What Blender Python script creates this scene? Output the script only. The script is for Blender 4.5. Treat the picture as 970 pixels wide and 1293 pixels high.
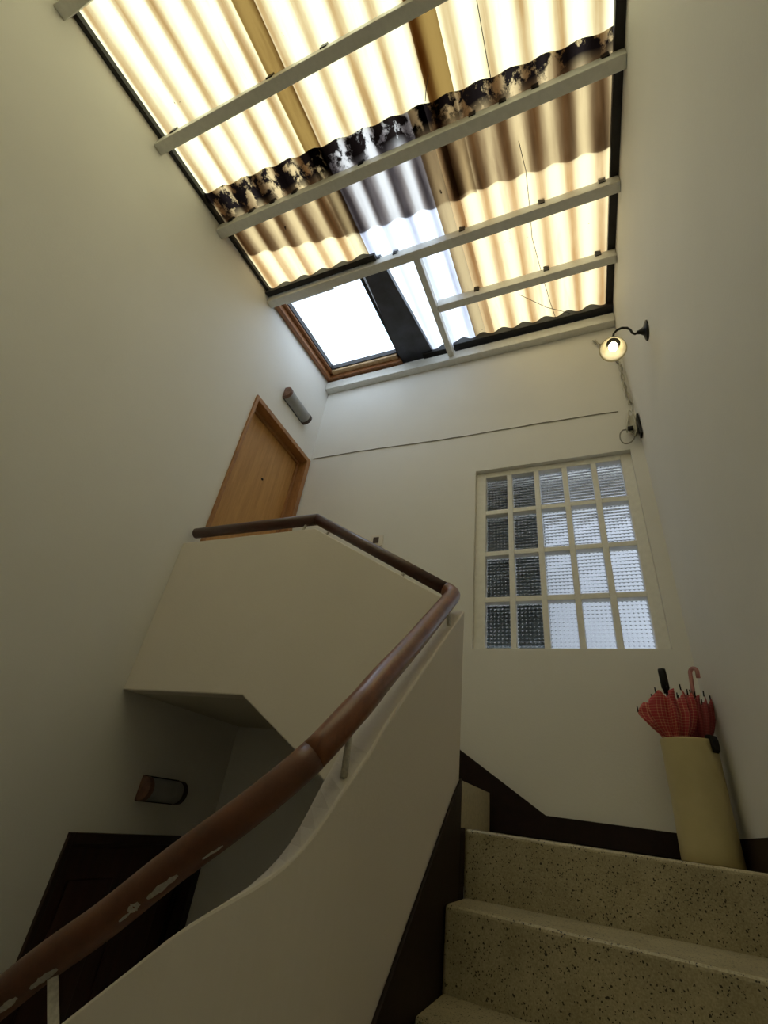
import bpy, bmesh, math, random
from mathutils import Vector, Matrix
random.seed(7)
scn = bpy.context.scene
C = scn.collection
for o in list(bpy.data.objects): bpy.data.objects.remove(o)

# ------------------------------------------------------------------ camera
FPX = 589.59
cam = bpy.data.cameras.new('camera'); camo = bpy.data.objects.new('camera', cam); C.objects.link(camo)
cam.sensor_fit = 'HORIZONTAL'; cam.sensor_width = 36.0; cam.lens = 36.0*FPX/970.0
cam.clip_start = 0.02; cam.clip_end = 200
camo.location = (0, 0, 0)
camo.rotation_euler = (math.radians(123.0463), math.radians(-7.1064), math.radians(22.2208))
scn.camera = camo
# ------------------------------------------------------------------ sky (bright overcast)
SKY = 3.0
w = bpy.data.worlds.new('overcast_sky'); scn.world = w; w.use_nodes = True
bg = w.node_tree.nodes['Background']
bg.inputs[0].default_value = (0.80, 0.905, 1.0, 1); bg.inputs[1].default_value = SKY
scn.view_settings.view_transform = 'Standard'; scn.view_settings.look = 'None'
scn.view_settings.gamma = 1.0; scn.view_settings.use_curve_mapping = False
scn.view_settings.exposure = 0.0

# ------------------------------------------------------------------ main dimensions (metres, eye at the origin)
XL = -2.19; YB = 2.70; YF = -0.75; FLOOR = -2.20
def xr(y): return 0.447 + (2.7-y)*0.028          # the right wall splays a little
def zr(y): return 3.285 + 0.105*y                # underside of the purlins
X1 = -0.48; Y1 = 1.75; T = 0.08                  # parapet faces and thickness
UP = 0.632                                       # upper landing level
RX, RY = -0.515, 1.785                           # hand rail centre lines
SH = 0.112                                       # sheet mid height above purlin underside
R_ = Matrix.Rotation(camo.rotation_euler.z,3,'Z') @ Matrix.Rotation(camo.rotation_euler.y,3,'Y') @ Matrix.Rotation(camo.rotation_euler.x,3,'X')
def ray(px, py): return R_ @ Vector(((px-485)/FPX, -(py-646.5)/FPX, -1))
def on_roof(px, py, off):
    d = ray(px, py); return d*((3.285+off)/(d.z-0.105*d.y))
def on_y(px, py, y): d = ray(px, py); return d*(y/d.y)

# ------------------------------------------------------------------ materials
def mat(name):
    m = bpy.data.materials.new(name); m.use_nodes = True
    nt = m.node_tree; return m, nt, nt.nodes['Principled BSDF'], nt.nodes['Material Output']
def N(nt, t, **kw):
    n = nt.nodes.new(t)
    for k, v in kw.items(): setattr(n, k, v)
    return n
def ramp(nt, stops, fac):
    r = N(nt, 'ShaderNodeValToRGB'); e = r.color_ramp.elements
    while len(e) < len(stops): e.new(0.5)
    for i, (p, c) in enumerate(stops):
        e[i].position = p; e[i].color = (*c, 1) if len(c) == 3 else c
    nt.links.new(fac, r.inputs[0]); return r.outputs[0]
def noise(nt, vec, scale, detail=4, rough=.55):
    n = N(nt, 'ShaderNodeTexNoise'); n.inputs['Scale'].default_value = scale
    n.inputs['Detail'].default_value = detail; n.inputs['Roughness'].default_value = rough
    if vec: nt.links.new(vec, n.inputs['Vector'])
    return n.outputs['Fac']
def mapping(nt, scale, src='Object'):
    tc = N(nt, 'ShaderNodeTexCoord'); mp = N(nt, 'ShaderNodeMapping'); mp.inputs['Scale'].default_value = scale
    nt.links.new(tc.outputs[src], mp.inputs[0]); return mp.outputs[0]
def bump(nt, b, h, strength, dist=.01):
    n = N(nt, 'ShaderNodeBump'); n.inputs['Strength'].default_value = strength; n.inputs['Distance'].default_value = dist
    nt.links.new(h, n.inputs['Height']); nt.links.new(n.outputs[0], b.inputs['Normal'])
def mth(nt, op, a, b=None, clamp=False):
    n = N(nt, 'ShaderNodeMath', operation=op, use_clamp=clamp)
    for i, v in enumerate((a, b)):
        if v is None: continue
        if isinstance(v, (int, float)): n.inputs[i].default_value = v
        else: nt.links.new(v, n.inputs[i])
    return n.outputs[0]
def mixc(nt, f, a, b, mode='MIX'):
    n = N(nt, 'ShaderNodeMix', data_type='RGBA', blend_type=mode)
    for i, v in ((0, f), (6, a), (7, b)):
        if isinstance(v, (int, float)): n.inputs[i].default_value = v
        elif isinstance(v, tuple): n.inputs[i].default_value = (*v, 1)
        else: nt.links.new(v, n.inputs[i])
    return n.outputs[2]
def plain(name, col, rough=.5, metal=0, var=.12, scale=30, bmp=0):
    m, nt, b, _ = mat(name); v = mapping(nt, (1, 1, 1))
    f = noise(nt, v, scale)
    lo = tuple(c*(1-var) for c in col); hi = tuple(min(1, c*(1+var)) for c in col)
    nt.links.new(ramp(nt, [(.3, lo), (.7, hi)], f), b.inputs['Base Color'])
    b.inputs['Roughness'].default_value = rough; b.inputs['Metallic'].default_value = metal
    if bmp: bump(nt, b, f, bmp)
    return m
def wall_paint(name, col):
    m, nt, b, _ = mat(name); v = mapping(nt, (1, 1, 1))
    big = noise(nt, v, 1.7, 5); fine = noise(nt, v, 90, 3)
    c = ramp(nt, [(.3, tuple(x*.95 for x in col)), (.7, col)], big)
    sm = noise(nt, mapping(nt, (1, 1, .35)), 6, 6, .7)
    c = mixc(nt, ramp(nt, [(.62, (0, 0, 0)), (.8, (.25, .25, .25))], sm), c, tuple(x*.82 for x in col))
    nt.links.new(c, b.inputs['Base Color']); b.inputs['Roughness'].default_value = .62
    b.inputs['Specular IOR Level'].default_value = .25
    bump(nt, b, fine, .12, .004); return m
M = {}
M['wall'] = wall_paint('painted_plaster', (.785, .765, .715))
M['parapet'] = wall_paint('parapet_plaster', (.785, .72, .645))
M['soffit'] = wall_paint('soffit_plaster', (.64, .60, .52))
M['white'] = plain('white_gloss_paint', (.68, .67, .62), .35, var=.06)
M['lattice'] = plain('cream_window_paint', (.82, .80, .74), .4, var=.05)
M['skirt'] = plain('dark_brown_skirting_paint', (.015, .007, .006), .5, var=.3); M['skirt'].node_tree.nodes['Principled BSDF'].inputs['Specular IOR Level'].default_value = .2
M['black'] = plain('black_bitumen', (.012, .011, .012), .6, var=.4)
M['lead'] = plain('blue_black_flashing', (.034, .037, .052), .45, var=.5, scale=7)
M['iron'] = plain('black_iron', (.012, .012, .012), .4, .6, var=.2)
M['floor'] = plain('dull_floor', (.40, .36, .27), .5, var=.2)
M['switch_plate'] = plain('ivory_plate', (.75, .70, .62), .4, var=.03)
M['brown_plastic'] = plain('brown_plastic', (.05, .025, .018), .4)
M['cable'] = plain('cream_cable', (.50, .47, .38), .5, var=.1)
M['cable_grey'] = plain('grey_cable', (.27, .255, .21), .5, var=.1)
M['metal_white'] = plain('white_painted_bracket', (.55, .52, .45), .45, var=.2, scale=120)
M['paint_smear'] = plain('white_paint_smear', (.42, .40, .36), .6, var=.15, scale=200)
def wood(name, dark, light, scale, rough, coat=0.0, stretch=(1, 1, 12)):
    m, nt, b, _ = mat(name)
    v = mapping(nt, stretch)
    g = noise(nt, v, scale, 6, .65); fine = noise(nt, v, scale*6, 3, .7)
    f = mth(nt, 'ADD', mth(nt, 'MULTIPLY', g, .75), mth(nt, 'MULTIPLY', fine, .25))
    nt.links.new(ramp(nt, [(.36, dark), (.64, light)], f), b.inputs['Base Color'])
    b.inputs['Roughness'].default_value = rough; b.inputs['Coat Weight'].default_value = coat
    b.inputs['Coat Roughness'].default_value = .25
    bump(nt, b, fine, .06, .002); return m
M['rail'] = wood('varnished_red_brown_wood', (.115, .030, .012), (.23, .072, .026), 14, .30, .35, (3, .7, .7))
M['rail_old'] = wood('older_red_brown_wood', (.085, .026, .012), (.16, .055, .024), 10, .38, .2, (1, 1, 1))
M['rail_up'] = wood('shaded_red_brown_wood', (.045, .013, .009), (.075, .022, .013), 14, .35, .2, (.6, 3, 3))  # rail wood darkened to paint in the backlit shade of the upper rail
M['door'] = wood('golden_oak_veneer', (.40, .20, .055), (.56, .30, .095), 3.5, .42, .1, (8, 8, .6))
M['door_frame'] = wood('brown_oak_frame', (.26, .115, .038), (.42, .20, .07), 8, .42, .1, (4, 1, 1))
M['dark_door'] = wood('dark_mahogany', (.030, .010, .008), (.055, .018, .013), 6, .4, .1, (6, 6, .7))
M['dark_frame'] = wood('blackish_mahogany', (.016, .008, .006), (.03, .012, .009), 6, .4, .1, (6, 6, .7))
M['sky_wood'] = wood('skylight_pine', (.20, .075, .022), (.36, .15, .05), 9, .45, .1, (5, 1, 5))
M['sky_wood_pale'] = wood('skylight_pale_pine', (.42, .26, .12), (.58, .40, .22), 9, .45, .1, (5, 1, 5))
M['cap_wood'] = wood('sconce_cap_wood', (.10, .045, .03), (.24, .125, .085), 22, .5, .1, (1, 1, 1))

def terrazzo():
    m, nt, b, _ = mat('terrazzo'); v = mapping(nt, (1, 1, 1))
    base = ramp(nt, [(.35, (.37, .315, .19)), (.65, (.52, .45, .29))], noise(nt, v, 9, 5))
    gr = noise(nt, v, 220, 2); base = mixc(nt, .35, base, ramp(nt, [(.35, (.16, .13, .07)), (.65, (.52, .46, .30))], gr))
    for sc, th, seed in ((95, .22, 0), (60, .165, 3), (150, .25, 8)):
        vo = N(nt, 'ShaderNodeTexVoronoi'); vo.inputs['Scale'].default_value = sc; vo.inputs['Randomness'].default_value = 1
        mp = N(nt, 'ShaderNodeMapping'); mp.inputs['Location'].default_value = (seed, seed*.7, seed*.3)
        nt.links.new(v, mp.inputs[0]); nz = N(nt, 'ShaderNodeTexNoise'); nz.inputs['Scale'].default_value = 150
        nt.links.new(mp.outputs[0], nz.inputs['Vector'])
        va = N(nt, 'ShaderNodeVectorMath', operation='MULTIPLY_ADD'); va.inputs[1].default_value = (.008,)*3
        nt.links.new(nz.outputs['Color'], va.inputs[0]); nt.links.new(mp.outputs[0], va.inputs[2])
        nt.links.new(va.outputs[0], vo.inputs['Vector'])
        sel = N(nt, 'ShaderNodeSeparateColor'); nt.links.new(vo.outputs['Color'], sel.inputs[0])
        on = mth(nt, 'MULTIPLY', mth(nt, 'LESS_THAN', vo.outputs['Distance'], th), mth(nt, 'GREATER_THAN', sel.outputs[0], .55))
        base = mixc(nt, on, base, (.035, .028, .02))
    nt.links.new(base, b.inputs['Base Color']); b.inputs['Roughness'].default_value = .42
    return m
M['terrazzo'] = terrazzo()
M['tread_plain'] = plain('worn_tread_edge', (.50, .44, .30), .45, var=.15, scale=60)

def sheet_mat(name, crest, valley, stain, blue=False, mould=(None, None), streak=.5, lap=None, strips=()):
    """weathered translucent corrugated sheet: valley dirt and painted crest-to-valley shading, mould along the lap edge"""
    m, nt, b, out = mat(name); nt.nodes.remove(b)
    tc = N(nt, 'ShaderNodeTexCoord'); sep = N(nt, 'ShaderNodeSeparateXYZ'); nt.links.new(tc.outputs['Object'], sep.inputs[0])
    x, y = sep.outputs[0], sep.outputs[1]
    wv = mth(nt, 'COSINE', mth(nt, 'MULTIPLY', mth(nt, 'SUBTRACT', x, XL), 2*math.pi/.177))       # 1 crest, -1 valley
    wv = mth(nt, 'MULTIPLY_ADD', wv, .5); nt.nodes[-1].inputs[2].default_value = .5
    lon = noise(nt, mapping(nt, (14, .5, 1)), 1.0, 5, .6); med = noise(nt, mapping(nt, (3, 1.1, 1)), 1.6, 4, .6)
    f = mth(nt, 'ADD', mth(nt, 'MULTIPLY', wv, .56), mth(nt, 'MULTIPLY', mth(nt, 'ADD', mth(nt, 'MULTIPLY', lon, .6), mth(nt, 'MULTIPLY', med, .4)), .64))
    c = ramp(nt, [(.17, tuple(.45*q for q in valley)), (.30, valley), (.52, tuple((a+2*b_)/3 for a, b_ in zip(valley, crest))), (.78, crest)], f)  # dirt plus corrugation shading painted in: dark valleys, light crests
    st = noise(nt, mapping(nt, (9, .9, 1)), 1.3, 6, .62)
    c = mixc(nt, ramp(nt, [(.54, (0, 0, 0)), (.74, (streak,)*3)], st), c, stain)
    if strips:      # grime between sheets that overlap side by side
        for xa, xb_ in strips:
            inx = mth(nt, 'MULTIPLY', mth(nt, 'GREATER_THAN', x, xa), mth(nt, 'LESS_THAN', x, xb_))
            c = mixc(nt, mth(nt, 'MULTIPLY', inx, .85), c, mixc(nt, 1.0, c, (.50, .41, .35), 'MULTIPLY'))
    if lap is not None:      # grime trapped between the two overlapping sheets
        gl_ = noise(nt, mapping(nt, (11, .8, 1)), 1.0, 6, .66)
        gl_ = mth(nt, 'ADD', mth(nt, 'MULTIPLY', gl_, .80), mth(nt, 'MULTIPLY', wv, .28))
        gc = ramp(nt, [(.32, (.035, .022, .018)), (.48, (.24, .19, .16)), (.72, (.66, .60, .54))], gl_)
        c = mixc(nt, mth(nt, 'GREATER_THAN', mth(nt, 'SUBTRACT', y, mth(nt, 'MULTIPLY', x, .042)), lap), c, gc)
    if mould[0] is not None:
        y0, y1 = mould
        band = mth(nt, 'MULTIPLY', mth(nt, 'GREATER_THAN', y, y0), mth(nt, 'SUBTRACT', 1.0, mth(nt, 'MULTIPLY', mth(nt, 'SUBTRACT', y, y1), 9.0, True), True))
        bl = noise(nt, mapping(nt, (7, 5, 1)), 1.6, 7, .68)
        bl = ramp(nt, [(.43, (0, 0, 0)), (.50, (1, 1, 1))], bl)
        c = mixc(nt, mth(nt, 'MULTIPLY', band, bl), c, (.018, .014, .014))
    sp = noise(nt, mapping(nt, (1, 1, 1)), 16, 3, .5)
    c = mixc(nt, ramp(nt, [(.745, (0, 0, 0)), (.76, (1, 1, 1))], sp), c, (.05, .03, .02))
    tl = N(nt, 'ShaderNodeBsdfTranslucent'); tp = N(nt, 'ShaderNodeBsdfTransparent'); df = N(nt, 'ShaderNodeBsdfDiffuse')
    for n in (tl, tp): nt.links.new(c, n.inputs[0])
    nt.links.new(mixc(nt, 1, c, (.35, .33, .28), 'MULTIPLY'), df.inputs[0])
    m1 = N(nt, 'ShaderNodeMixShader'); m1.inputs[0].default_value = .5
    nt.links.new(tl.outputs[0], m1.inputs[1]); nt.links.new(tp.outputs[0], m1.inputs[2])
    m2 = N(nt, 'ShaderNodeMixShader'); m2.inputs[0].default_value = .15
    nt.links.new(m1.outputs[0], m2.inputs[1]); nt.links.new(df.outputs[0], m2.inputs[2])
    nt.links.new(m2.outputs[0], out.inputs[0]); return m
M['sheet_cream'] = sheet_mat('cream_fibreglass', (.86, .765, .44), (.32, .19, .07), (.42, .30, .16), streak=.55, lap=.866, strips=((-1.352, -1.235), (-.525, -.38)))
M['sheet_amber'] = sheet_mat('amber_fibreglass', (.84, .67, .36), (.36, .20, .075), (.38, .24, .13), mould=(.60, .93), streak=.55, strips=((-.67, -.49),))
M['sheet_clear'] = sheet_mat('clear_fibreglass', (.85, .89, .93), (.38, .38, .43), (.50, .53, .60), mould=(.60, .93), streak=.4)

def glass_mat(name, bumpy, col=(.97, .98, 1), rough=.0):
    m, nt, b, out = mat(name)
    b.inputs['Base Color'].default_value = (*col, 1); b.inputs['Transmission Weight'].default_value = 1
    b.inputs['Roughness'].default_value = rough; b.inputs['IOR'].default_value = 1.45
    if bumpy:
        tc = N(nt, 'ShaderNodeTexCoord'); sep = N(nt, 'ShaderNodeSeparateXYZ'); nt.links.new(tc.outputs['Object'], sep.inputs[0])
        k = 2*math.pi/.0235
        a = mth(nt, 'ABSOLUTE', mth(nt, 'SINE', mth(nt, 'MULTIPLY', sep.outputs[0], k/2))); c_ = mth(nt, 'ABSOLUTE', mth(nt, 'SINE', mth(nt, 'MULTIPLY', sep.outputs[2], k/2)))
        bump(nt, b, mth(nt, 'ADD', a, c_), 1.0, .0065)
    return m
M['pane'] = glass_mat('cross_reeded_glass', True, rough=.03)
def thin_glass(name, dirt, tint=(.95, .97, 1)):
    m, nt, b, out = mat(name); nt.nodes.remove(b)
    v = mapping(nt, (1, 1, 1)); d = noise(nt, v, 9, 6, .7)
    col = mixc(nt, ramp(nt, [(.66, (0, 0, 0)), (.74, (dirt,)*3)], d), tint, (.35, .33, .30))
    tp = N(nt, 'ShaderNodeBsdfTransparent'); gl = N(nt, 'ShaderNodeBsdfGlossy'); gl.inputs['Roughness'].default_value = .05
    nt.links.new(col, tp.inputs[0]); mx = N(nt, 'ShaderNodeMixShader'); mx.inputs[0].default_value = .05
    nt.links.new(tp.outputs[0], mx.inputs[1]); nt.links.new(gl.outputs[0], mx.inputs[2]); nt.links.new(mx.outputs[0], out.inputs[0]); return m
M['skylight_glass'] = thin_glass('dusty_glass', .6)
def frosted(name, col, alpha=.35):
    m, nt, b, out = mat(name); nt.nodes.remove(b)
    f = noise(nt, mapping(nt, (1, 1, 1)), 14, 4)
    c = ramp(nt, [(.3, tuple(x*.8 for x in col)), (.7, col)], f)
    df = N(nt, 'ShaderNodeBsdfDiffuse'); tl = N(nt, 'ShaderNodeBsdfTranslucent'); gl = N(nt, 'ShaderNodeBsdfGlossy'); gl.inputs['Roughness'].default_value = .15
    tp = N(nt, 'ShaderNodeBsdfTransparent')
    for n in (df, tl, tp): nt.links.new(c, n.inputs[0])
    prev = df.outputs[0]
    for fac, n in ((.35, tl), (alpha, tp), (.07, gl)):
        mx = N(nt, 'ShaderNodeMixShader'); mx.inputs[0].default_value = fac
        nt.links.new(prev, mx.inputs[1]); nt.links.new(n.outputs[0], mx.inputs[2]); prev = mx.outputs[0]
    nt.links.new(prev, out.inputs[0]); return m
M['sconce_glass'] = frosted('smoky_sconce_glass', (.62, .63, .62), .25)
M['shade_glass'] = frosted('shade_glass', (.85, .80, .62), .35)
M['pink'] = frosted('clear_pink_plastic', (.80, .46, .43), .4)
def emit(name, col, s):
    m, nt, b, out = mat(name); b.inputs['Base Color'].default_value = (1, 1, 1, 1)
    b.inputs['Emission Color'].default_value = (*col, 1); b.inputs['Emission Strength'].default_value = s; return m
M['bulb'] = emit('lit_bulb', (1, .86, .55), 6.0)
def gingham(name, red, line):
    m, nt, b, _ = mat(name); tc = N(nt, 'ShaderNodeTexCoord'); sep = N(nt, 'ShaderNodeSeparateXYZ'); nt.links.new(tc.outputs['UV'], sep.inputs[0])
    def ln(o, w_): return mth(nt, 'LESS_THAN', mth(nt, 'FRACT', o), w_)
    g = mth(nt, 'MAXIMUM', ln(sep.outputs[0], .2), ln(sep.outputs[1], .2)); both = mth(nt, 'MULTIPLY', ln(sep.outputs[0], .22), ln(sep.outputs[1], .22))
    c = mixc(nt, mth(nt, 'MULTIPLY', g, .55), red, line); c = mixc(nt, both, c, tuple(min(1, x*1.15) for x in line))
    nt.links.new(c, b.inputs['Base Color']); b.inputs['Roughness'].default_value = .6; return m
M['gingham'] = gingham('red_gingham_cloth', (.44, .035, .05), (.66, .32, .20))
M['red_cloth'] = gingham('dark_red_checked_cloth', (.26, .022, .028), (.34, .10, .08))
M['stand'] = plain('cream_enamel', (.53, .45, .235), .42, var=.10, scale=5)
M['neighbour'] = plain('pale_render', (.34, .345, .365), .9, var=.08, scale=4)
M['shutter'] = plain('dark_green_boards', (.035, .05, .05), .7, var=.3, scale=6)
M['eave'] = plain('brown_eave_boards', (.10, .085, .06), .8, var=.2, scale=6)

# ------------------------------------------------------------------ geometry helpers
def wloc(p):
    v = Vector((0, 0, 0))
    while p is not None: v = v + p.location; p = p.parent
    return v
def obj(name, verts, faces, m, parent=None, smooth=False, bev=0, seg=2, uvs=None):
    off = wloc(parent)
    me = bpy.data.meshes.new(name); me.from_pydata([tuple(Vector(v)-off) for v in verts], [], faces)
    bm = bmesh.new(); bm.from_mesh(me); bmesh.ops.recalc_face_normals(bm, faces=bm.faces); bm.to_mesh(me); bm.free()
    me.materials.append(M[m] if isinstance(m, str) else m)
    if smooth: me.polygons.foreach_set('use_smooth', [True]*len(me.polygons))
    if uvs:
        ul = me.uv_layers.new(name='UVMap')
        for lp in me.loops: ul.data[lp.index].uv = uvs[lp.vertex_index]
    o = bpy.data.objects.new(name, me); C.objects.link(o); o.parent = parent
    if bev:
        b = o.modifiers.new('bevel', 'BEVEL'); b.width = bev; b.segments = seg; b.limit_method = 'ANGLE'; b.angle_limit = math.radians(40)
    return o
def empty(name, loc):
    o = bpy.data.objects.new(name, None); C.objects.link(o); o.location = loc; o.empty_display_size = .05; return o
def tag(o, label=None, cat=None, group=None, kind=None):
    for k, v in (('label', label), ('category', cat), ('group', group), ('kind', kind)):
        if v: o[k] = v
    return o
def boxg(x0, x1, y0, y1, z0, z1, V=None, F=None):
    V = [] if V is None else V; F = [] if F is None else F; n = len(V)
    V += [(x, y, z) for x in (x0, x1) for y in (y0, y1) for z in (z0, z1)]
    F += [tuple(n+i for i in f) for f in ((0, 1, 3, 2), (4, 6, 7, 5), (0, 4, 5, 1), (2, 3, 7, 6), (0, 2, 6, 4), (1, 5, 7, 3))]
    return V, F
def box(name, x0, x1, y0, y1, z0, z1, m, parent=None, bev=0):
    V, F = boxg(x0, x1, y0, y1, z0, z1); return obj(name, V, F, m, parent, bev=bev)
def prism(name, poly, f, m, parent=None, bev=0, seg=2):
    """poly: 2d points; f(p, k) -> 3d point for k = 0, 1 (two ends)"""
    n = len(poly); V = [f(p, 0) for p in poly]+[f(p, 1) for p in poly]
    F = [tuple(range(n)), tuple(range(2*n-1, n-1, -1))]+[(i, (i+1) % n, n+(i+1) % n, n+i) for i in range(n)]
    return obj(name, V, F, m, parent, bev=bev, seg=seg)
def tube(name, pts, r, m, parent=None, n=10, cap=True, rs=None, smooth=True, V=None, F=None):
    pts = [Vector(p) for p in pts]; make = V is None
    V = [] if make else V; F = [] if make else F; base = len(V)
    t0 = (pts[1]-pts[0]).normalized(); up = Vector((0, 0, 1)) if abs(t0.z) < .9 else Vector((1, 0, 0))
    a = t0.cross(up).normalized()
    for i, p in enumerate(pts):
        t = (pts[min(i+1, len(pts)-1)]-pts[max(i-1, 0)]).normalized()
        a = (a-t*a.dot(t)).normalized(); b = t.cross(a); rr = rs[i] if rs else r
        for k in range(n):
            an = 2*math.pi*k/n; V.append(p+(a*math.cos(an)+b*math.sin(an))*rr)
    for i in range(len(pts)-1):
        for k in range(n):
            F.append((base+i*n+k, base+i*n+(k+1) % n, base+(i+1)*n+(k+1) % n, base+(i+1)*n+k))
    if cap: F.append(tuple(base+k for k in range(n))); F.append(tuple(base+(len(pts)-1)*n+k for k in range(n)))
    if make: return obj(name, V, F, m, parent, smooth=smooth)
def lathe(name, prof, axis_o, axis_d, m, parent=None, n=28, smooth=True):
    d = Vector(axis_d).normalized(); up = Vector((0, 0, 1)) if abs(d.z) < .9 else Vector((1, 0, 0))
    a = d.cross(up).normalized(); b = d.cross(a); o = Vector(axis_o); V = []; F = []
    for r, h in prof:
        for k in range(n):
            an = 2*math.pi*k/n; V.append(o+d*h+(a*math.cos(an)+b*math.sin(an))*r)
    for i in range(len(prof)-1):
        for k in range(n): F.append((i*n+k, i*n+(k+1) % n, (i+1)*n+(k+1) % n, (i+1)*n+k))
    return obj(name, V, F, m, parent, smooth=smooth)
def cells(us, vs, holes):
    out = []
    for i in range(len(us)-1):
        for j in range(len(vs)-1):
            cu = (us[i]+us[i+1])/2; cv = (vs[j]+vs[j+1])/2
            if not any(h[0] < cu < h[1] and h[2] < cv < h[3] for h in holes): out.append((us[i], us[i+1], vs[j], vs[j+1]))
    return out
def holed_wall(name, us, vs, holes, place, m):
    """slab with rectangular openings, built with a front, a back and reveal faces"""
    cs = cells(us, vs, holes); cset = {(round(c[0], 5), round(c[2], 5)) for c in cs}
    V = []; F = []; idx = {}
    def vid(u, v, k):
        key = (round(u, 5), round(v, 5), k)
        if key not in idx: idx[key] = len(V); V.append(place(u, v, k))
        return idx[key]
    us_r = [round(u, 5) for u in us]; vs_r = [round(v, 5) for v in vs]
    for (a, b, c, d) in cs:
        for k in (0, 1): F.append((vid(a, c, k), vid(b, c, k), vid(b, d, k), vid(a, d, k)))
        i = us_r.index(round(a, 5)); j = vs_r.index(round(c, 5))
        for (di, dj, p, q) in ((-1, 0, (a, c), (a, d)), (1, 0, (b, c), (b, d)), (0, -1, (a, c), (b, c)), (0, 1, (a, d), (b, d))):
            ii, jj = i+di, j+dj
            inside = 0 <= ii < len(us)-1 and 0 <= jj < len(vs)-1 and (us_r[ii], vs_r[jj]) in cset
            if not inside: F.append((vid(*p, 0), vid(*q, 0), vid(*q, 1), vid(*p, 1)))
    return tag(obj(name, V, F, m), kind='structure')

# ------------------------------------------------------------------ the shell
D1 = (1.865, 2.690, UP, 2.605)          # upper door opening  (y0, y1, z0, z1)
D2 = (1.775, 2.690, FLOOR, -0.228)      # lower door opening
us = sorted({YF-.15, D2[0], D1[0], D1[1], YB+.15}); vs = [FLOOR, D2[3], UP, D1[3], 3.20]
def ltop(u, v): return zr(u)+.16 if v > 3.19 else v
wl = holed_wall('wall_left', us, vs, [D1, D2], lambda u, v, k: (XL-.15*k, u, ltop(u, v)), 'wall')
WIN = (-0.658, 0.370, 0.881, 2.215)     # recessed window opening in the back wall (x0, x1, z0, z1)
wb = holed_wall('wall_back', [XL-.15, WIN[0], WIN[1], .60], [FLOOR, WIN[2], WIN[3], 3.70], [WIN], lambda u, v, k: (u, YB+.18*k, v), 'wall')
y0, y1 = YF-.15, YB
prism('wall_right', [(xr(y0), y0), (xr(y1), y1), (xr(y1)+.15, y1), (xr(y0)+.15, y0)], lambda p, k: (p[0], p[1], FLOOR if k == 0 else zr(p[1])+.16), 'wall')['kind'] = 'structure'
box('wall_front', XL-.15, .75, YF-.15, YF, FLOOR, zr(YF)+.16, 'wall')['kind'] = 'structure'
box('floor', XL-.15, .75, YF-.15, YB+.15, FLOOR-.1, FLOOR, 'floor')['kind'] = 'structure'

# upper landing, flight and its parapet: one plastered mass
ST = [(-.55, .158), (-.82, .316), (-1.09, .474), (-1.36, UP)]
pts = [(XL, .368), (XL, UP)]
for x, z in reversed(ST): pts += [(x, z), (x, z-.158)]
pts = pts[:-1]+[(-.55, -.004), (-.55, -.17), (-1.446, .368)]
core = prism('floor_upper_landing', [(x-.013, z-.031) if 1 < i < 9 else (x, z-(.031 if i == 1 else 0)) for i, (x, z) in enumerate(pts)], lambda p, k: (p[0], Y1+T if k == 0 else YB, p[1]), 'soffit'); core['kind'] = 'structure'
prism('floor_landing', [(-.562, 2.03), (xr(2.03), 2.03), (xr(YB), YB), (-.562, YB)], lambda p, k: (p[0], p[1], -.17+.168*k), 'terrazzo')['kind'] = 'structure'
top = [(XL, 1.212), (-1.272, 1.212), (X1-T+.004, .790)]
bot = [(X1-T+.004, -.165), (-1.446, .365), (XL, .365)]
prism('wall_parapet_upper', top+bot, lambda p, k: (p[0], Y1+T*k, p[1]), 'parapet', bev=.006)['kind'] = 'structure'

# lower parapet: straight along y, then a tight quarter turn, then along -x, always falling
AR, YE = .20, .88; ACX, ACY = RX-AR, YE+AR
ES = [(-.80, .802), (-.2, .309), (-.02, .159), (.07, .052), (.10, .001), (.12, -.047), (.15, -.082), (.17, -.108), (.20, -.128), (.22, -.145), (.25, -.165), (.29, -.198), (.34, -.239), (.39, -.279), (.48, -.351), (1.6, -1.25)]
RS = [(-.80, .898), (-.26, .449), (-.06, .292), (.07, .178), (.13, .093), (.19, .031), (.24, -.021), (.29, -.064), (.35, -.106), (.42, -.162), (.50, -.23), (.61, -.305), (.69, -.374), (1.6, -1.10)]
def lin(tab, s):
    for (a, za), (b, zb) in zip(tab, tab[1:]):
        if s <= b: return za+(zb-za)*(s-a)/(b-a)
    return tab[-1][1]
def soft(tab, s, h):                      # smoothed profile of the hand-plastered top
    ws = [(k/6, math.exp(-2*(k/6)**2)) for k in range(-6, 7)]
    return sum(lin(tab, max(-.8, s+h*k))*w for k, w in ws)/sum(w for k, w in ws)
def par_pt(s, off):
    """plan point at run s, off towards the stair side of the rail line"""
    if s < 0: return (RX+off, ACY-s)
    if s < AR*math.pi/2: a = s/AR; return (ACX+(AR+off)*math.cos(a), ACY-(AR+off)*math.sin(a))
    return (ACX-(s-AR*math.pi/2), YE-off)
S0 = ACY-(Y1+T)
PP = [S0+(-S0-.12)*i/8 for i in range(8)]+[-.12+i*.02 for i in range(40)]+[.68+i*.08 for i in range(1, 11)]
def e_z(s): return soft(ES, s, .045) if s > -.65 else lin(ES, s)
def rail_z(s): return soft(RS, s, .07) if s > -.65 else lin(RS, s)
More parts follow.
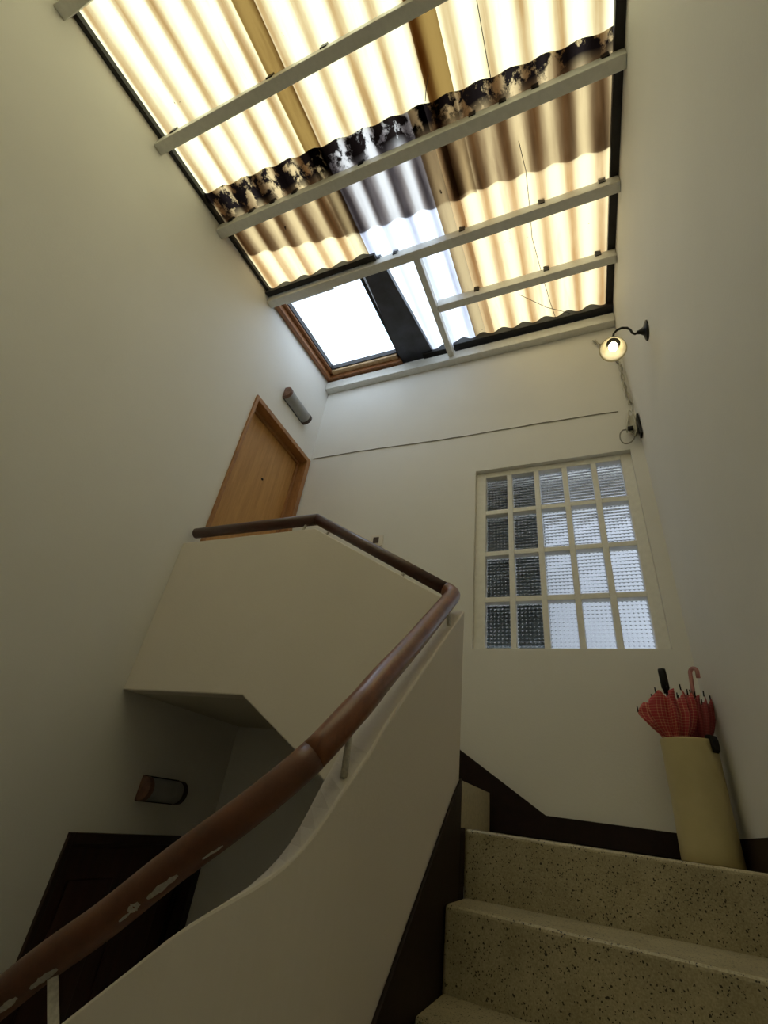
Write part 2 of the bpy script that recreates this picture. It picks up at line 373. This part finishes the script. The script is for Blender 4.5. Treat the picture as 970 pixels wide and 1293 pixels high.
def swept(name, path, o0, o1, ztop, zbot, m, parent=None, bev=.006):
    V = []; F = []
    for e in path:
        for off, z in ((o0, ztop(e)), (o1, ztop(e)), (o1, zbot(e)), (o0, zbot(e))):
            x, y = par_pt(e, off); V.append((x, y, z))
    n = len(path)
    for i in range(n-1):
        for k in range(4): F.append((i*4+k, i*4+(k+1) % 4, (i+1)*4+(k+1) % 4, (i+1)*4+k))
    F += [(0, 1, 2, 3), tuple((n-1)*4+k for k in range(4))]
    return obj(name, V, F, m, parent, bev=bev)
swept('wall_parapet_lower', PP, -.045, .035, e_z, lambda e: FLOOR, 'parapet')['kind'] = 'structure'
# skirting along the foot of the lower parapet
def sk_z(e): return min(.142, -.448-e*.80) if e < 0 else -.448-e*.9
sp = swept('baseboard_parapet', PP[:26], .0352, .046, lambda e: sk_z(e), lambda e: sk_z(e)-.5, 'skirt', bev=.003); sp['kind'] = 'structure'
box('trim_1', X1-T, X1+.011, Y1+T+.0005, 1.886, -.20, -.001, 'skirt')['kind'] = 'structure'
# skirting on the back wall, climbing beside the upper flight, and on the right wall
pb = [(xr(2.7), 0), (xr(2.7), .092), (-.288, .094), (-1.20, .632), (-1.36, .73), (XL, .73), (XL, UP), (-1.36, UP), (-1.36, .474), (-1.09, .474), (-1.09, .316), (-.82, .316), (-.82, .158), (-.55, .158), (-.55, 0)]
prism('baseboard_back', pb, lambda p, k: (p[0], YB-.001-.019*k, p[1]), 'skirt', bev=.003)['kind'] = 'structure'
pr_ = [(2.68, 0), (2.68, .094), (1.90, .094), (1.0, -.62), (1.0, -.9), (1.75, -.2)]
prism('baseboard_right', pr_, lambda p, k: (xr(p[0])-.001-.017*k, p[0], p[1]), 'skirt', bev=.003)['kind'] = 'structure'

# ------------------------------------------------------------------ terrazzo staircase (winders below, short straight flight above)
st = tag(empty('staircase', (0, 1.9, -2.0)), 'speckled terrazzo stair of winding steps beside the curved white parapet', 'stairs')
XS = X1+.0115; YS = YF+.004
nos = [((XS, 1.880), (xr(1.93)-.003, 1.930)), ((XS, 1.668), (xr(1.55)-.003, 1.548)), ((XS, 1.45), (xr(1.15)-.003, 1.15)), ((XS, 1.24), (xr(.6)-.003, .60)), ((XS, 1.05), (xr(-.1)-.003, -.10)),
       ((-.50, .93), (.10, YS)), ((-.58, .83), (-.40, YS)), ((-.78, .81), (-.78, YS)), ((-1.0, .81), (-1.0, YS)), ((-1.22, .81), (-1.22, YS))]
RISE = .1835
def step_poly(i):
    (a, b), (c, d) = nos[i], (nos[i-1] if i else ((XS, 2.05), (xr(2.05)-.003, 2.05)))
    p = [a, b]
    if i == 4: p = [a, b, (xr(YF)-.004, YS)]
    if i == 5: return [nos[5][0], nos[5][1], (xr(YF)-.004, YS), nos[4][1], nos[4][0]]
    back = .025 if i else 0
    def sh(q): return (q[0], q[1]+back) if i < 5 else (q[0]+back*.5, q[1])
    if i == 4: return [a, b, sh(d), sh(c)]
    return [a, b, sh(d), sh(c)]
for i in range(len(nos)):
    zt = -i*RISE-.002
    prism('step', step_poly(i), lambda p, k, zt=zt: (p[0], p[1], zt-.22*(1-k)), 'terrazzo', st, bev=.012, seg=3)
for x, z in ST:      # four steps rising along the back wall
    box('riser', x-.012, x+.002, Y1+T+.001+.06*(z < .2), YB-.0205, z-.158, z, 'tread_plain', st)
    box('tread', max(x-.27, XL) if x > -1.3 else XL+.001, x-.0125, Y1+T+.001+.06*(z < .2), YB-.0205, z-.03, z, 'tread_plain', st)

# ------------------------------------------------------------------ hand rail
hr = tag(empty('handrail', (RX, 1.0, -.1)), 'round red-brown wooden handrail following the white parapets upstairs', 'handrail')
RR = .0325
rail_pts = [(*par_pt(e, 0), rail_z(e)) for e in PP]
# swan the straight part into the upper rail with a rounded corner
c0 = Vector((RX, RY, rail_z(ACY-RY))); upd = Vector((-.785, 0, 1.294-rail_z(ACY-RY))).normalized(); dnd = Vector((0, -1, -.83)).normalized()
arc = [c0+dnd*.045*(1-t)**2+upd*.045*t**2 for t in [i/8 for i in range(9)]]
k0 = next(i for i, p in enumerate(rail_pts) if p[1] < c0.y-.06)
joint = next(i for i, e in enumerate(PP) if e > .125)
main = [Vector(p) for p in rail_pts[k0:joint+1]]
bend = list(reversed(arc))
tube('rail_straight', bend[0:1]+bend[1:]+main, RR, 'rail', hr, 20)
tube('rail_wreath', [Vector(p) for p in rail_pts[joint:]], RR*1.015, 'rail_old', hr, 20)
z_top = 1.294
xk = c0.x-(z_top-c0.z)/.60
slope_end = Vector((-1.300, RY, z_top)); start = arc[-1]
tube('rail_sloping', [start, start.lerp(slope_end, .5), slope_end], .0285, 'rail_up', hr, 20)
tube('rail_level', [slope_end+Vector((.010, 0, -.004)), Vector((-1.75, RY, 1.2935)), Vector((XL+.035, RY, 1.295))], 0.0315, 'rail_up', hr, 20)
def bracket(p, q, m='metal_white', r=.007):
    tube('bracket', [p, (Vector(p)*2+Vector(q))/3, q], r, m, hr, 8)
for sv in (-.61, .06):
    q0 = par_pt(sv, .004); q1 = par_pt(sv+.004, .012); bracket((*q0, rail_z(sv)-.03), (*q1, e_z(sv)-.006), r=.008)
for x in (-1.205, -.755, -1.36):
    zt_ = 1.212 if x < -1.272 else 1.212-(x+1.272)*.594
    zb = z_top if x < -1.3 else z_top+(x+1.3)*(start.z-z_top)/(start.x+1.3)
    bracket((x, RY, zb-.03), (x-.012, RY-.01, zt_-.006))
wx = on_y(67, 1265, YE).x; sw = AR*math.pi/2+(ACX-wx)
pa = on_y(67, 1236, YE); pb = on_y(67.5, 1292, YE); pb = pb+(pb-pa)*.8
tube('bracket', [pa, (pa+pb)/2, pb], .012, 'metal_white', hr, 4, smooth=False)
# flakes of white paint on the underside of the old rail
def smear(t0, t1, ang, wid):
    seg = [Vector(p) for p in rail_pts[joint:]]; L = [0]
    for a, b in zip(seg, seg[1:]): L.append(L[-1]+(b-a).length)
    def at(s):
        for i in range(len(seg)-1):
            if L[i+1] >= s: return seg[i].lerp(seg[i+1], (s-L[i])/(L[i+1]-L[i])), (seg[i+1]-seg[i]).normalized()
    V = []; F = []; n = 10
    for i in range(n+1):
        s = t0+(t1-t0)*i/n; p, t = at(s); side = t.cross(Vector((0, 0, 1))).normalized(); upv = side.cross(t)
        wv = wid*(.35+.65*math.sin(math.pi*(i+.5)/(n+1)))*random.uniform(.6, 1.1)
        for j in (-1, 1):
            a = ang+j*wv; dirn = side*math.cos(a)+upv*math.sin(a)
            V.append(p+dirn*(RR*1.015+.0008)); V.append(p+dirn*(RR*1.015-.002))
    for i in range(n):
        a = i*4; b = a+4
        F += [(a, a+2, b+2, b), (a+1, b+1, b+3, a+3), (a, b, b+1, a+1), (a+2, a+3, b+3, b+2)]
    F += [(0, 1, 3, 2), (n*4, n*4+2, n*4+3, n*4+1)]
    tag(obj('paint_flake', V, F, 'paint_smear', hr), 'white paint flake')
def s_of(px, py): return AR*math.pi/2+(ACX-on_y(px, py, YE).x)
SJ = PP[joint]
seglen = lambda s: (s-SJ)*1.29
for (pa, pb, ang, wd) in (((262, 1088), (240, 1104), 4.25, .10), ((212, 1124), (176, 1148), 4.12, .22), ((166, 1158), (150, 1178), 4.02, .28), ((146, 1190), (133, 1200), 4.12, .10), ((55, 1260), (22, 1282), 4.22, .22), ((18, 1265), (-4, 1282), 4.12, .22)):
    smear(seglen(s_of(*pa)), seglen(s_of(*pb)), ang, wd)

# ------------------------------------------------------------------ roof: purlins with hook bolts, corrugated sheets, flashings
def beam_x(name, xa, xb_, yc, wy, h, label, dz=0, hooks=(), rot=True):
    y0, y1 = yc-wy/2, yc+wy/2; zb = zr(yc)+dz
    e = tag(empty(name, (xa, yc, zb)), label, 'roof beam')
    tb = box('timber', xa, xb_, y0, y1, zb, zb+h, 'white', e, bev=.004)
    for (px, py) in hooks:
        x = on_roof(px, py, .09).x
        V, F = boxg(x-.020, x+.020, y0-.006, y0, zb+h-.035, zb+h+.022); boxg(x-.020, x+.020, y0-.006, y0+.03, zb+h+.016, zb+h+.024, V, F)
        obj('hook_bolt', V, F, 'iron', tb)
    return e
hp = .088
beam_x('roof_beam', XL, xr(-.22)-.001, -.225, .065, hp, 'white roof beam crossing above the stair, farthest from the skylight')
beam_x('roof_beam', XL, xr(.44)-.001, .435, .065, hp, 'white roof beam under bright cream sheets, next to the mouldy overlap', hooks=((214, 156), (338, 89), (407, 51.5)))
beam_x('roof_beam', XL, xr(1.01)-.001, 1.01, .068, hp, 'white roof beam under the mouldy black-spotted sheet overlap', hooks=((293, 278), (317, 264), (346, 256), (371, 239), (456, 204), (595, 138), (634, 124), (675, 103), (764, 64)))
beam_x('roof_beam', XL, xr(1.64)-.001, 1.64, .068, hp, 'white roof beam along the upper edge of the wood-framed skylight', hooks=((497, 312), (582, 283), (683, 248), (760, 225)))
beam_x('roof_beam', -.862, xr(2.14)-.001, 2.14, .062, hp, 'short white roof beam between the rafter and the right wall', hooks=((602, 364), (690, 340), (755, 321)))
beam_x('roof_beam', XL, xr(2.7)-.001, 2.665, .068, .10, 'white wall plate beam along the top of the window wall', dz=-.075)
rf = tag(empty('roof_beam', (-.888, 1.675, zr(1.675))), 'narrow white rafter running from wall plate up beside the skylight', 'roof beam')
prism('timber', [(1.675, zr(1.675)+.004), (2.63, zr(2.63)-.03), (2.63, zr(2.63)+.05), (1.675, zr(1.675)+.085)], lambda p, k: (-.914+.050*k, p[0], p[1]), 'white', rf, bev=.004)

ceil = tag(empty('ceiling', (0, 0, 3.4)), 'weathered translucent corrugated roof over the stairwell', None, None, 'structure')
PITCH = .177
def sheet(x0, x1, y0, y1, lift, m, wob=0.012, ny=10, slant=0.0, slant0=0.0):
    nx = max(4, int((x1-x0)/PITCH*12)); V = []; F = []; th = .003
    for k in (0, 1):
        for j in range(ny+1):
            for i in range(nx+1):
                x = x0+(x1-x0)*i/nx; u = (i/nx)
                ya = y0+slant0*(x-x0); yb = y1+slant*(x-x0); y = ya+(yb-ya)*j/ny
                cz = math.cos((x-XL)*2*math.pi/PITCH)
                V.append((x, y, zr(y)+SH+.024*cz+lift+th*k))
    s = (nx+1)*(ny+1)
    for k in (0, 1):
        for j in range(ny):
            for i in range(nx):
                a = k*s+j*(nx+1)+i; F.append((a, a+1, a+nx+2, a+nx+1))
    return obj('corrugated_sheet', V[:s], [f for f in F if f[0] < s], m, ceil, smooth=True)
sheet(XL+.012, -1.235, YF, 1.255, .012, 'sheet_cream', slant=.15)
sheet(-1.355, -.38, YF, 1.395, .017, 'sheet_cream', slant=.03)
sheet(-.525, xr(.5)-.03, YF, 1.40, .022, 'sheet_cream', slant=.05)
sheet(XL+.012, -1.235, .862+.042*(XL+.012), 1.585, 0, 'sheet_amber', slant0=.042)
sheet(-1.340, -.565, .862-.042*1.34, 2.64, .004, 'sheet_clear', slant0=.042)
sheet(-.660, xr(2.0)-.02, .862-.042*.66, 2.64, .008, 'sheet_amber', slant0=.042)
def wavy_strip(x0, x1, y, yb, m, dz0=-.028):
    """dark closure: its upper side follows the corrugations"""
    n = int((x1-x0)/PITCH*12); V = []; F = []
    for i in range(n+1):
        x = x0+(x1-x0)*i/n; c = .024*math.cos((x-XL)*2*math.pi/PITCH)
        V += [(x, y, zr(y)+SH+c-.004), (x, y, zr(y)+SH+dz0-.03), (x, yb, zr(yb)+SH+c-.004), (x, yb, zr(yb)+SH+dz0-.03)]
    for i in range(n):
        a = i*4; b = a+4
        F += [(a, b, b+1, a+1), (a+2, a+3, b+3, b+2), (a, a+2, b+2, b), (a+1, b+1, b+3, a+3)]
    F += [(0, 1, 3, 2), (n*4, n*4+2, n*4+3, n*4+1)]
    return obj('closure_strip', V, F, m, ceil)
wavy_strip(-.86, xr(2.6)-.004, 2.575, 2.66, 'black'); wavy_strip(-1.16, -.915, 2.595, 2.66, 'black')
wavy_strip(XL+.003, -1.19, 1.555, 1.60, 'black')
def edge_strip(xa, xb_, y0, y1, off0, off1, m='black'):
    prism('edge_flashing', [(0, y0), (1, y0), (1, y1), (0, y1)], lambda p, k: ((xa(p[1]) if p[0] == 0 else xb_(p[1])), p[1], zr(p[1])+(off0 if k == 0 else off1)), m, ceil)
edge_strip(lambda y: xr(y)-.050, lambda y: xr(y)-.001, YF, 2.66, .090, .15)
edge_strip(lambda y: XL+.001, lambda y: XL+.030, YF, 1.60, .090, .13)
# black flashing trough between skylight and the clear sheet
prism('valley_flashing', [(0, 1.60), (1, 1.60), (1, 2.66), (0, 2.66)], lambda p, k: ((-1.335-.045*(p[1]-1.6) if p[0] == 0 else -1.165+.10*(p[1]-1.6)), p[1], zr(p[1])+.075+.05*k), 'lead', ceil)
for pts_ in (((655, 178), (664, 215), (669, 262), (672, 300), (686, 352), (696, 385), (702, 402)), ((602, 0), (609, 40), (616, 80), (621, 104)), ((541, 95), (538, 112), (537, 128)), ((656, 372), (690, 388), (722, 396))):
    tube('hair_crack', [on_roof(px, py, .0855) for px, py in pts_], .0022, 'black', ceil, 5)
# opaque capping above the back wall plate so no sky shows past the sheet ends
box('ridge_capping', XL-.15, .60, 2.66, 2.95, 3.70, 3.74, 'black', ceil)

# ------------------------------------------------------------------ skylight (timber curb, sash and pane)
SKX0, SKX1, SKY0, SKY1 = XL+.004, -1.375, 1.675, 2.655
sk = tag(empty('window_1', ((SKX0+SKX1)/2, 2.1, 3.6)), 'roof skylight with brown timber frame', None, None, 'structure')
def sloped_box(name, x0, x1, y0, y1, o0, o1, m, parent, bev=.003):
    return prism(name, [(x0, y0), (x1, y0), (x1, y1), (x0, y1)], lambda p, k: (p[0], p[1], zr(p[1])+(o0 if k == 0 else o1)), m, parent, bev=bev)
sloped_box('curb_side', SKX0, SKX0+.045, SKY0, SKY1, .045, .17, 'sky_wood', sk)
sloped_box('curb_end', SKX0+.045, SKX1, SKY1-.055, SKY1, .045, .17, 'sky_wood', sk)
sloped_box('curb_side', SKX1-.03, SKX1, SKY0, SKY1-.055, .12, .17, 'black', sk)
sloped_box('sash_side', SKX0+.045, SKX0+.080, SKY0, SKY1-.055, .095, .17, 'sky_wood', sk)
sloped_box('sash_end', SKX0+.080, SKX1-.03, SKY1-.105, SKY1-.055, .085, .17, 'sky_wood_pale', sk)
sloped_box('glazing_bar', SKX0+.080, SKX1-.03, SKY1-.117, SKY1-.105, .11, .17, 'black', sk)
sloped_box('glazing_bar', SKX0+.080, SKX0+.088, SKY0, SKY1-.117, .11, .17, 'black', sk)
sloped_box('pane', SKX0+.03, SKX1-.005, SKY0-.02, SKY1-.03, .171, .175, 'skylight_glass', sk, 0)
sloped_box('torn_lining', SKX0+.10, -1.62, SKY0-.002, SKY0+.045, .065, .069, 'white', sk, 0)

# ------------------------------------------------------------------ lattice window in the back wall
lw = tag(empty('window_2', ((WIN[0]+WIN[1])/2, YB, WIN[2])), 'white lattice window of twenty small cross-reeded panes', None, None, 'structure')
gx0, gx1, gz0, gz1 = WIN[0]+.035, WIN[1]-.030, WIN[2]+.002, WIN[3]-.035
FY0, FY1 = YB+.035, YB+.105
B = .034
box('frame_jamb', WIN[0], gx0+B, FY0, FY1, WIN[2], WIN[3], 'lattice', lw, .003)
box('frame_jamb', gx1-B, WIN[1], FY0, FY1, WIN[2], WIN[3], 'lattice', lw, .003)
box('frame_head', gx0+B, gx1-B, FY0, FY1, gz1-.012, WIN[3], 'lattice', lw, .003)
box('frame_sill', gx0+B, gx1-B, FY0-.01, FY1, WIN[2], gz0+.012, 'lattice', lw, .003)
ix0, ix1, iz0, iz1 = gx0+B, gx1-B, gz0+.012, gz1-.012
cw = (ix1-ix0-4*B)/5; rh = (iz1-iz0-3*B)/4
for i in range(4): box('mullion', ix0+cw*(i+1)+B*i, ix0+(cw+B)*(i+1), FY0, FY1, iz0, iz1, 'lattice', lw, .003)
for j in range(3):
    for i in range(5):
        x = ix0+(cw+B)*i; z = iz0+rh*(j+1)+B*j; box('glazing_bar', x, x+cw, FY0+.002, FY1-.002, z, z+B, 'lattice', lw, .003)
for j in range(4):
    for i in range(5):
        x = ix0+(cw+B)*i; z = iz0+(rh+B)*j; box('pane', x+.001, x+cw-.001, FY1-.020, FY1-.012, z+.001, z+rh-.001, 'pane', lw)
# what stands outside the window: a pale house wall, a dark shuttered bay and the eave over it
box('wall_neighbour', -2.6, 3.4, 4.45, 4.6, -2.2, 5.2, 'neighbour')['kind'] = 'structure'
sb = tag(empty('shutter_bay', (-.80, 3.0, 1.00)), 'dark green boarded screen outside behind the dark panes of the lattice window', 'screen')
for i in range(6): box('board', -1.37+i*.19, -1.37+i*.19+.186, 2.98, 3.01, 1.00, 2.58, 'shutter', sb)
for z in (1.2, 2.4): box('batten', -1.37, -.234, 3.01, 3.05, z, z+.07, 'shutter', sb)
box('ceiling_eave', -1.6, 1.3, 2.89, 3.52, 2.62, 2.70, 'eave')['kind'] = 'structure'

# ------------------------------------------------------------------ doors in the left wall
def door(name, D, depth, mp, mf, label, panelled):
    y0, y1, z0, z1 = D; e = tag(empty(name, (XL, (y0+y1)/2, z0)), label, None, None, 'structure'); f = .03
    a = .016
    def jamb(n, ya, yb, za, zb, x0=XL-.15, x1=XL+a): box(n, x0, x1, ya, yb, za, zb, mf, e, .003)
    jamb('jamb', y0-.004, y0+f*.8, z0, z1); jamb('jamb', y1-f*1.6, y1-.001, z0, z1); jamb('head', y0+f*.8, y1-f*1.6, z1-f*1.35, z1)
    ya, yb, zb = y0+f*.8+.002, y1-f*1.6-.002, z1-f*1.35-.002
    lf = box('leaf', XL-depth-.04, XL-depth, ya, yb, z0+.005, zb, mp, e, .002)
    for q in (ya, yb-.022): box('stop', XL-depth, XL-depth+.02, q, q+.022, z0+.005, zb, mf, e, .002)
    box('stop', XL-depth, XL-depth+.02, ya+.022, yb-.022, zb-.022, zb, mf, e, .002)
    if panelled:
        mid = (ya+yb)/2
        for (pa, pb_) in ((ya+.12, mid-.05), (mid+.05, yb-.12)):
            for (qa, qb) in ((z0+.2, z0+.85), (z0+1.0, zb-.14)):
                box('panel', XL-depth, XL-depth+.012, pa, pb_, qa, qb, mp, lf, .010)
    else:
        lathe('peephole', [(.0, .004), (.009, .004), (.011, .0), (.011, -.002)], (XL-depth, (ya+yb)/2+.02, z0+1.48), (1, 0, 0), 'iron', lf, 14)
    return e
door('door_1', D1, .085, 'door', 'door_frame', 'golden oak flush door on the upper landing', False)
door('door_2', D2, .075, 'dark_door', 'dark_frame', 'dark mahogany panelled door on the lower hall', True)

# ------------------------------------------------------------------ tube sconces on the left wall
def sconce(y0, y1, zc, label):
    e = tag(empty('wall_sconce', (XL, (y0+y1)/2, zc)), label, 'wall lamp', 'tube sconces on the left wall'); r = .055
    def half(name, ya, yb, rr, m, depth=1.0):
        n = 18; poly = []
        for i in range(n+1):
            a = -math.pi/2+math.pi*i/n; poly.append((XL+.004+.022+rr*math.cos(a)*depth, zc+rr*math.sin(a)))
        poly = [(XL+.003, zc-rr)]+poly+[(XL+.003, zc+rr)]
        prism(name, poly, lambda p, k: (p[0], ya if k == 0 else yb, p[1]), m, e, bev=.003)
    half('end_cap', y0, y0+.030, r, 'cap_wood'); half('end_cap', y1-.030, y1, r, 'brown_plastic'); half('glass_tube', y0+.0302, y1-.0302, r*.94, 'sconce_glass')
    box('back_plate', XL+.0005, XL+.0028, y0+.01, y1-.01, zc-r*1.05, zc+r*1.05, 'iron', e)
    lathe('bulb', [(.0, 0), (.013, .004), (.017, .03), (.017, .16), (.012, .19), (.0, .195)], (XL+.045, y0+.08, zc), (0, 1, 0), 'switch_plate', e, 14)
    return e
sconce(2.115, 2.47, 2.905, 'tube wall sconce with wooden end cap above the oak door')
sconce(2.06, 2.335, -.035, 'tube wall sconce with wooden end cap above the dark lower door')

# ------------------------------------------------------------------ swan-neck lamp on the right wall
LY, LZ = 1.935, 2.41; LX = xr(LY)
e = tag(empty('wall_lamp', (LX, LY, LZ)), 'lit swan-neck wall lamp with black arm and bell glass shade', 'wall lamp')
lathe('back_plate', [(.0, 0), (.056, 0), (.056, .006), (.045, .012), (.025, .018), (.014, .034), (.010, .05), (.0, .05)], (LX-.0005, LY, LZ), (-1, 0, 0), 'iron', e, 28)
S = Vector((LX-.172, LY, LZ-.012))
ap = [(LX-.04, LZ), (LX-.062, LZ-.008), (LX-.073, LZ+.006), (LX-.078, LZ+.035), (LX-.092, LZ+.060), (LX-.118, LZ+.070), (LX-.145, LZ+.060), (LX-.163, LZ+.038), (LX-.170, LZ+.012), (S.x, S.z-.02)]
tube('arm', [(x, LY, z) for x, z in ap], .0065, 'iron', e, 10)
ad = Vector((-.14, -.36, -.93)).normalized()
lathe('gallery', [(.0, 0), (.012, 0), (.016, .010), (.030, .016), (.036, .030), (.037, .048), (.0, .048)], S+Vector((0, 0, -.012)), ad, 'iron', e, 24)
lathe('shade', [(.034, .046), (.040, .060), (.047, .080), (.054, .105), (.062, .128), (.069, .142), (.066, .142), (.059, .127), (.051, .105), (.044, .080), (.036, .060)], S+Vector((0, 0, -.012)), ad, 'shade_glass', e, 32)
lathe('bulb', [(.0, .045), (.013, .048), (.014, .062), (.021, .082), (.025, .100), (.022, .118), (.012, .130), (.0, .134)], S+Vector((0, 0, -.012)), ad, 'bulb', e, 20)

# ------------------------------------------------------------------ wiring in the corner
cab = []
for i in range(41):
    t = i/40; x = XL+.03+t*(.345-XL-.03); cab.append((x, YB-.004, 2.632-.066*t+.006*math.sin(9*t)+random.uniform(-.002, .002)))
tag(tube('wall_cable', cab, .0034, 'cable_grey', None, 6), 'thin cable stapled straight across the window wall above the window', 'cable')
JX, JY = xr(2.66)-.03, 2.672
e = tag(empty('junction_box', (JX, JY, 2.40)), 'cluttered cream wall junction with looped cables in the corner', 'junction box')
box('body', JX-.028, JX+.012, 2.655, YB-.001, 2.335, 2.475, 'cable', e, .006)
box('dark_plate', xr(2.64)-.016, xr(2.64)-.002, 2.60, 2.655, 2.255, 2.43, 'iron', e, .003)
box('plug', JX-.045, JX-.012, 2.635, 2.656, 2.335, 2.362, 'iron', e, .004)
lp = [(JX-.030+.048*math.cos(a)*.9-.025, 2.66+.008*math.sin(2*a), 2.295+.060*math.sin(a)) for a in [2*math.pi*i/24+1.1 for i in range(25)]]
tube('cable_loop', lp, .0045, 'cable_grey', e, 8)
tube('cable_loop', [(JX-.05, 2.668, 2.36), (JX-.035, 2.66, 2.42), (JX-.02, 2.655, 2.50), (JX-.012, 2.66, 2.53), (JX+.004, 2.655, 2.50), (JX+.010, 2.65, 2.42), (JX+.004, 2.645, 2.32), (JX-.01, 2.65, 2.28)], .006, 'cable', e, 8)
tube('cable_loop', [(JX+.002, 2.655, 2.47), (JX+.012, 2.66, 2.53), (JX+.022, 2.665, 2.585)], .004, 'cable_grey', e, 8)
tube('cable_loop', [(JX-.02, 2.65, 2.47), (JX-.04, 2.655, 2.40), (JX-.05, 2.66, 2.33)], .006, 'cable', e, 8)
knots = [on_y(px, py, 2.688) for px, py in ((796, 511), (788, 486), (783, 460), (772, 448), (750, 430))]
lc = tag(empty('lamp_cord', knots[0]), 'cream twisted twin cord climbing from the corner junction to the wall plate', 'cable')
for k, r in ((0, .006), (1, .0055)):
    pp = []
    for i in range(41):
        t = i/40*4; j = min(int(t), 3); q = knots[j].lerp(knots[j+1], t-j); ph = t*7+k*math.pi
        pp.append(q+Vector((math.cos(ph)*.008, -.004+math.sin(ph)*.004, 0)))
    tube('strand', pp, r, 'cable' if k else 'cable_grey', lc, 6)
# ------------------------------------------------------------------ switch
e = tag(empty('light_switch', (-1.385, YB, 1.69)), 'ivory wall switch plate with dark centre above the upper stair rail', 'switch')
box('plate', -1.433, -1.337, YB-.014, YB-.0005, 1.640, 1.735, 'switch_plate', e, .004); box('rocker', -1.412, -1.366, YB-.020, YB-.014, 1.664, 1.714, 'brown_plastic', e, .003)

# ------------------------------------------------------------------ umbrella stand and umbrellas
SX, SY, SR, SHT = .325, 2.50, .103, .425
e = tag(empty('umbrella_stand', (SX, SY, -.002)), 'tall cream cylindrical umbrella stand in the landing corner', 'umbrella stand')
lathe('barrel', [(.0, .0), (SR-.003, .0), (SR, .004), (SR, .05), (SR-.002, .2), (SR, SHT-.012), (SR+.0015, SHT-.004), (SR, SHT), (SR-.006, SHT), (SR-.006, .012), (.0, .012)], (SX, SY, -.002), (0, 0, 1), 'stand', e, 48)
prof_ = [(0, .10), (.05, .12), (.36, .50), (.415, .55), (.45, .80), (.50, 1.0), (.56, 1.02), (.62, .86)]
def umbrella(base, head, hem, rr, m, label, handle, wide=lambda a: 1.0, drop=lambda a: 0.0):
    base = Vector(base); head = Vector(head); ax = (head-base); L = ax.length; d = ax.normalized()
    e = tag(empty('umbrella', base), label, 'umbrella')
    a = d.cross(Vector((0, 1, 0))).normalized(); b = d.cross(a)
    tube('shaft', [base+d*.012, base+d*L*.5, head], .005, 'iron', e, 8)
    nr = 8; per = 12; n = nr*per; rows = 26; V = []; F = []; U = []
    for j in range(rows+1):
        t = j/rows
        for k in range(n):
            an = 2*math.pi*k/n; f = (k % per)/per; tip = abs(math.cos(math.pi*f)); gore = k//per
            top_ = hem*(1-.055*(1-tip**1.5)+.012*math.sin(gore*2.3))-drop(an)
            h = .05+(top_-.05)*t
            r = lin(prof_, h)*rr*(.70+.30*tip+.05*math.sin(an*3+gore+h*14))
            up_ = max(0, (h-.40)/(hem-.40))
            r = r*(1+(wide(an)-1)*min(1, up_*1.6)); tw = an+.25*up_*math.sin(gore*1.7)
            V.append(base+d*h+(a*math.cos(tw)+b*math.sin(tw))*r); U.append((k/per*6.0, h/.0112))
    for j in range(rows):
        for k in range(n): F.append((j*n+k, j*n+(k+1) % n, (j+1)*n+(k+1) % n, (j+1)*n+k))
    cn = obj('canopy', V, F, m, e, smooth=True, uvs=U)
    so = cn.modifiers.new('solid', 'SOLIDIFY'); so.thickness = .0012
    for i in range(nr):
        v = V[rows*n+i*per]; q = Vector(v)+d*.020
        tube('rib_tip', [Vector(v)-d*.004, (Vector(v)+q)/2, q], .0028, 'iron', cn, 6)
    handle(e, head, d, a, b)
    return e
def straight_handle(e, h, d, a, b):
    lathe('handle', [(.0, -.005), (.011, -.005), (.0125, .01), (.0165, .018), (.0165, .090), (.015, .102), (.0, .106)], h, d, 'iron', e, 18)
def crook_handle(e, h, d, a, b):
    pts = [h-d*.01, h+d*.05, h+d*.095]
    side = Vector((.75, -.66, 0))
    for i in range(1, 9):
        t = math.pi*1.05*i/8; pts.append(h+d*(.095+.020*math.sin(t))+side*(.017*(1-math.cos(t))))
    pts.append(pts[-1]-d*.022)
    tube('handle', pts, .0085, 'pink', e, 12)
UA = .30
def dang(a, b): return abs((a-b+math.pi) % (2*math.pi)-math.pi)
umbrella((.300, 2.490, .018), (.280, 2.478, .615), .590, .098, 'gingham', 'red gingham umbrella with straight black handle in the cream stand', straight_handle,
         wide=lambda an: 1.0+.50*math.exp(-(dang(an, UA)/.38)**2), drop=lambda an: .095*math.exp(-(dang(an, UA)/.42)**4))
umbrella((.352, 2.512, .018), (.388, 2.520, .618), .585, .064, 'red_cloth', 'dark red checked umbrella with clear pink crook handle in the cream stand', crook_handle)
# black strap folded over the rim
e = tag(empty('strap', (.40, 2.44, .43)), 'black carrying strap hanging over the rim of the cream stand', 'strap')
sa = math.radians(-42); cs, sn = math.cos(sa), math.sin(sa)
def sp_(r, tt, z): return (SX+r*cs-tt*sn, SY+r*sn+tt*cs, z)
prof = [(SR-.020, .35), (SR-.016, .430), (SR-.008, .440), (SR+.010, .438), (SR+.016, .42), (SR+.015, .385), (SR+.004, .372), (SR+.002, .40), (SR+.002, .4235), (SR-.008, .4265), (SR-.010, .35)]
prism('webbing', prof, lambda p, k: sp_(p[0], -.018+.038*k, p[1]), 'iron', e, bev=.002)
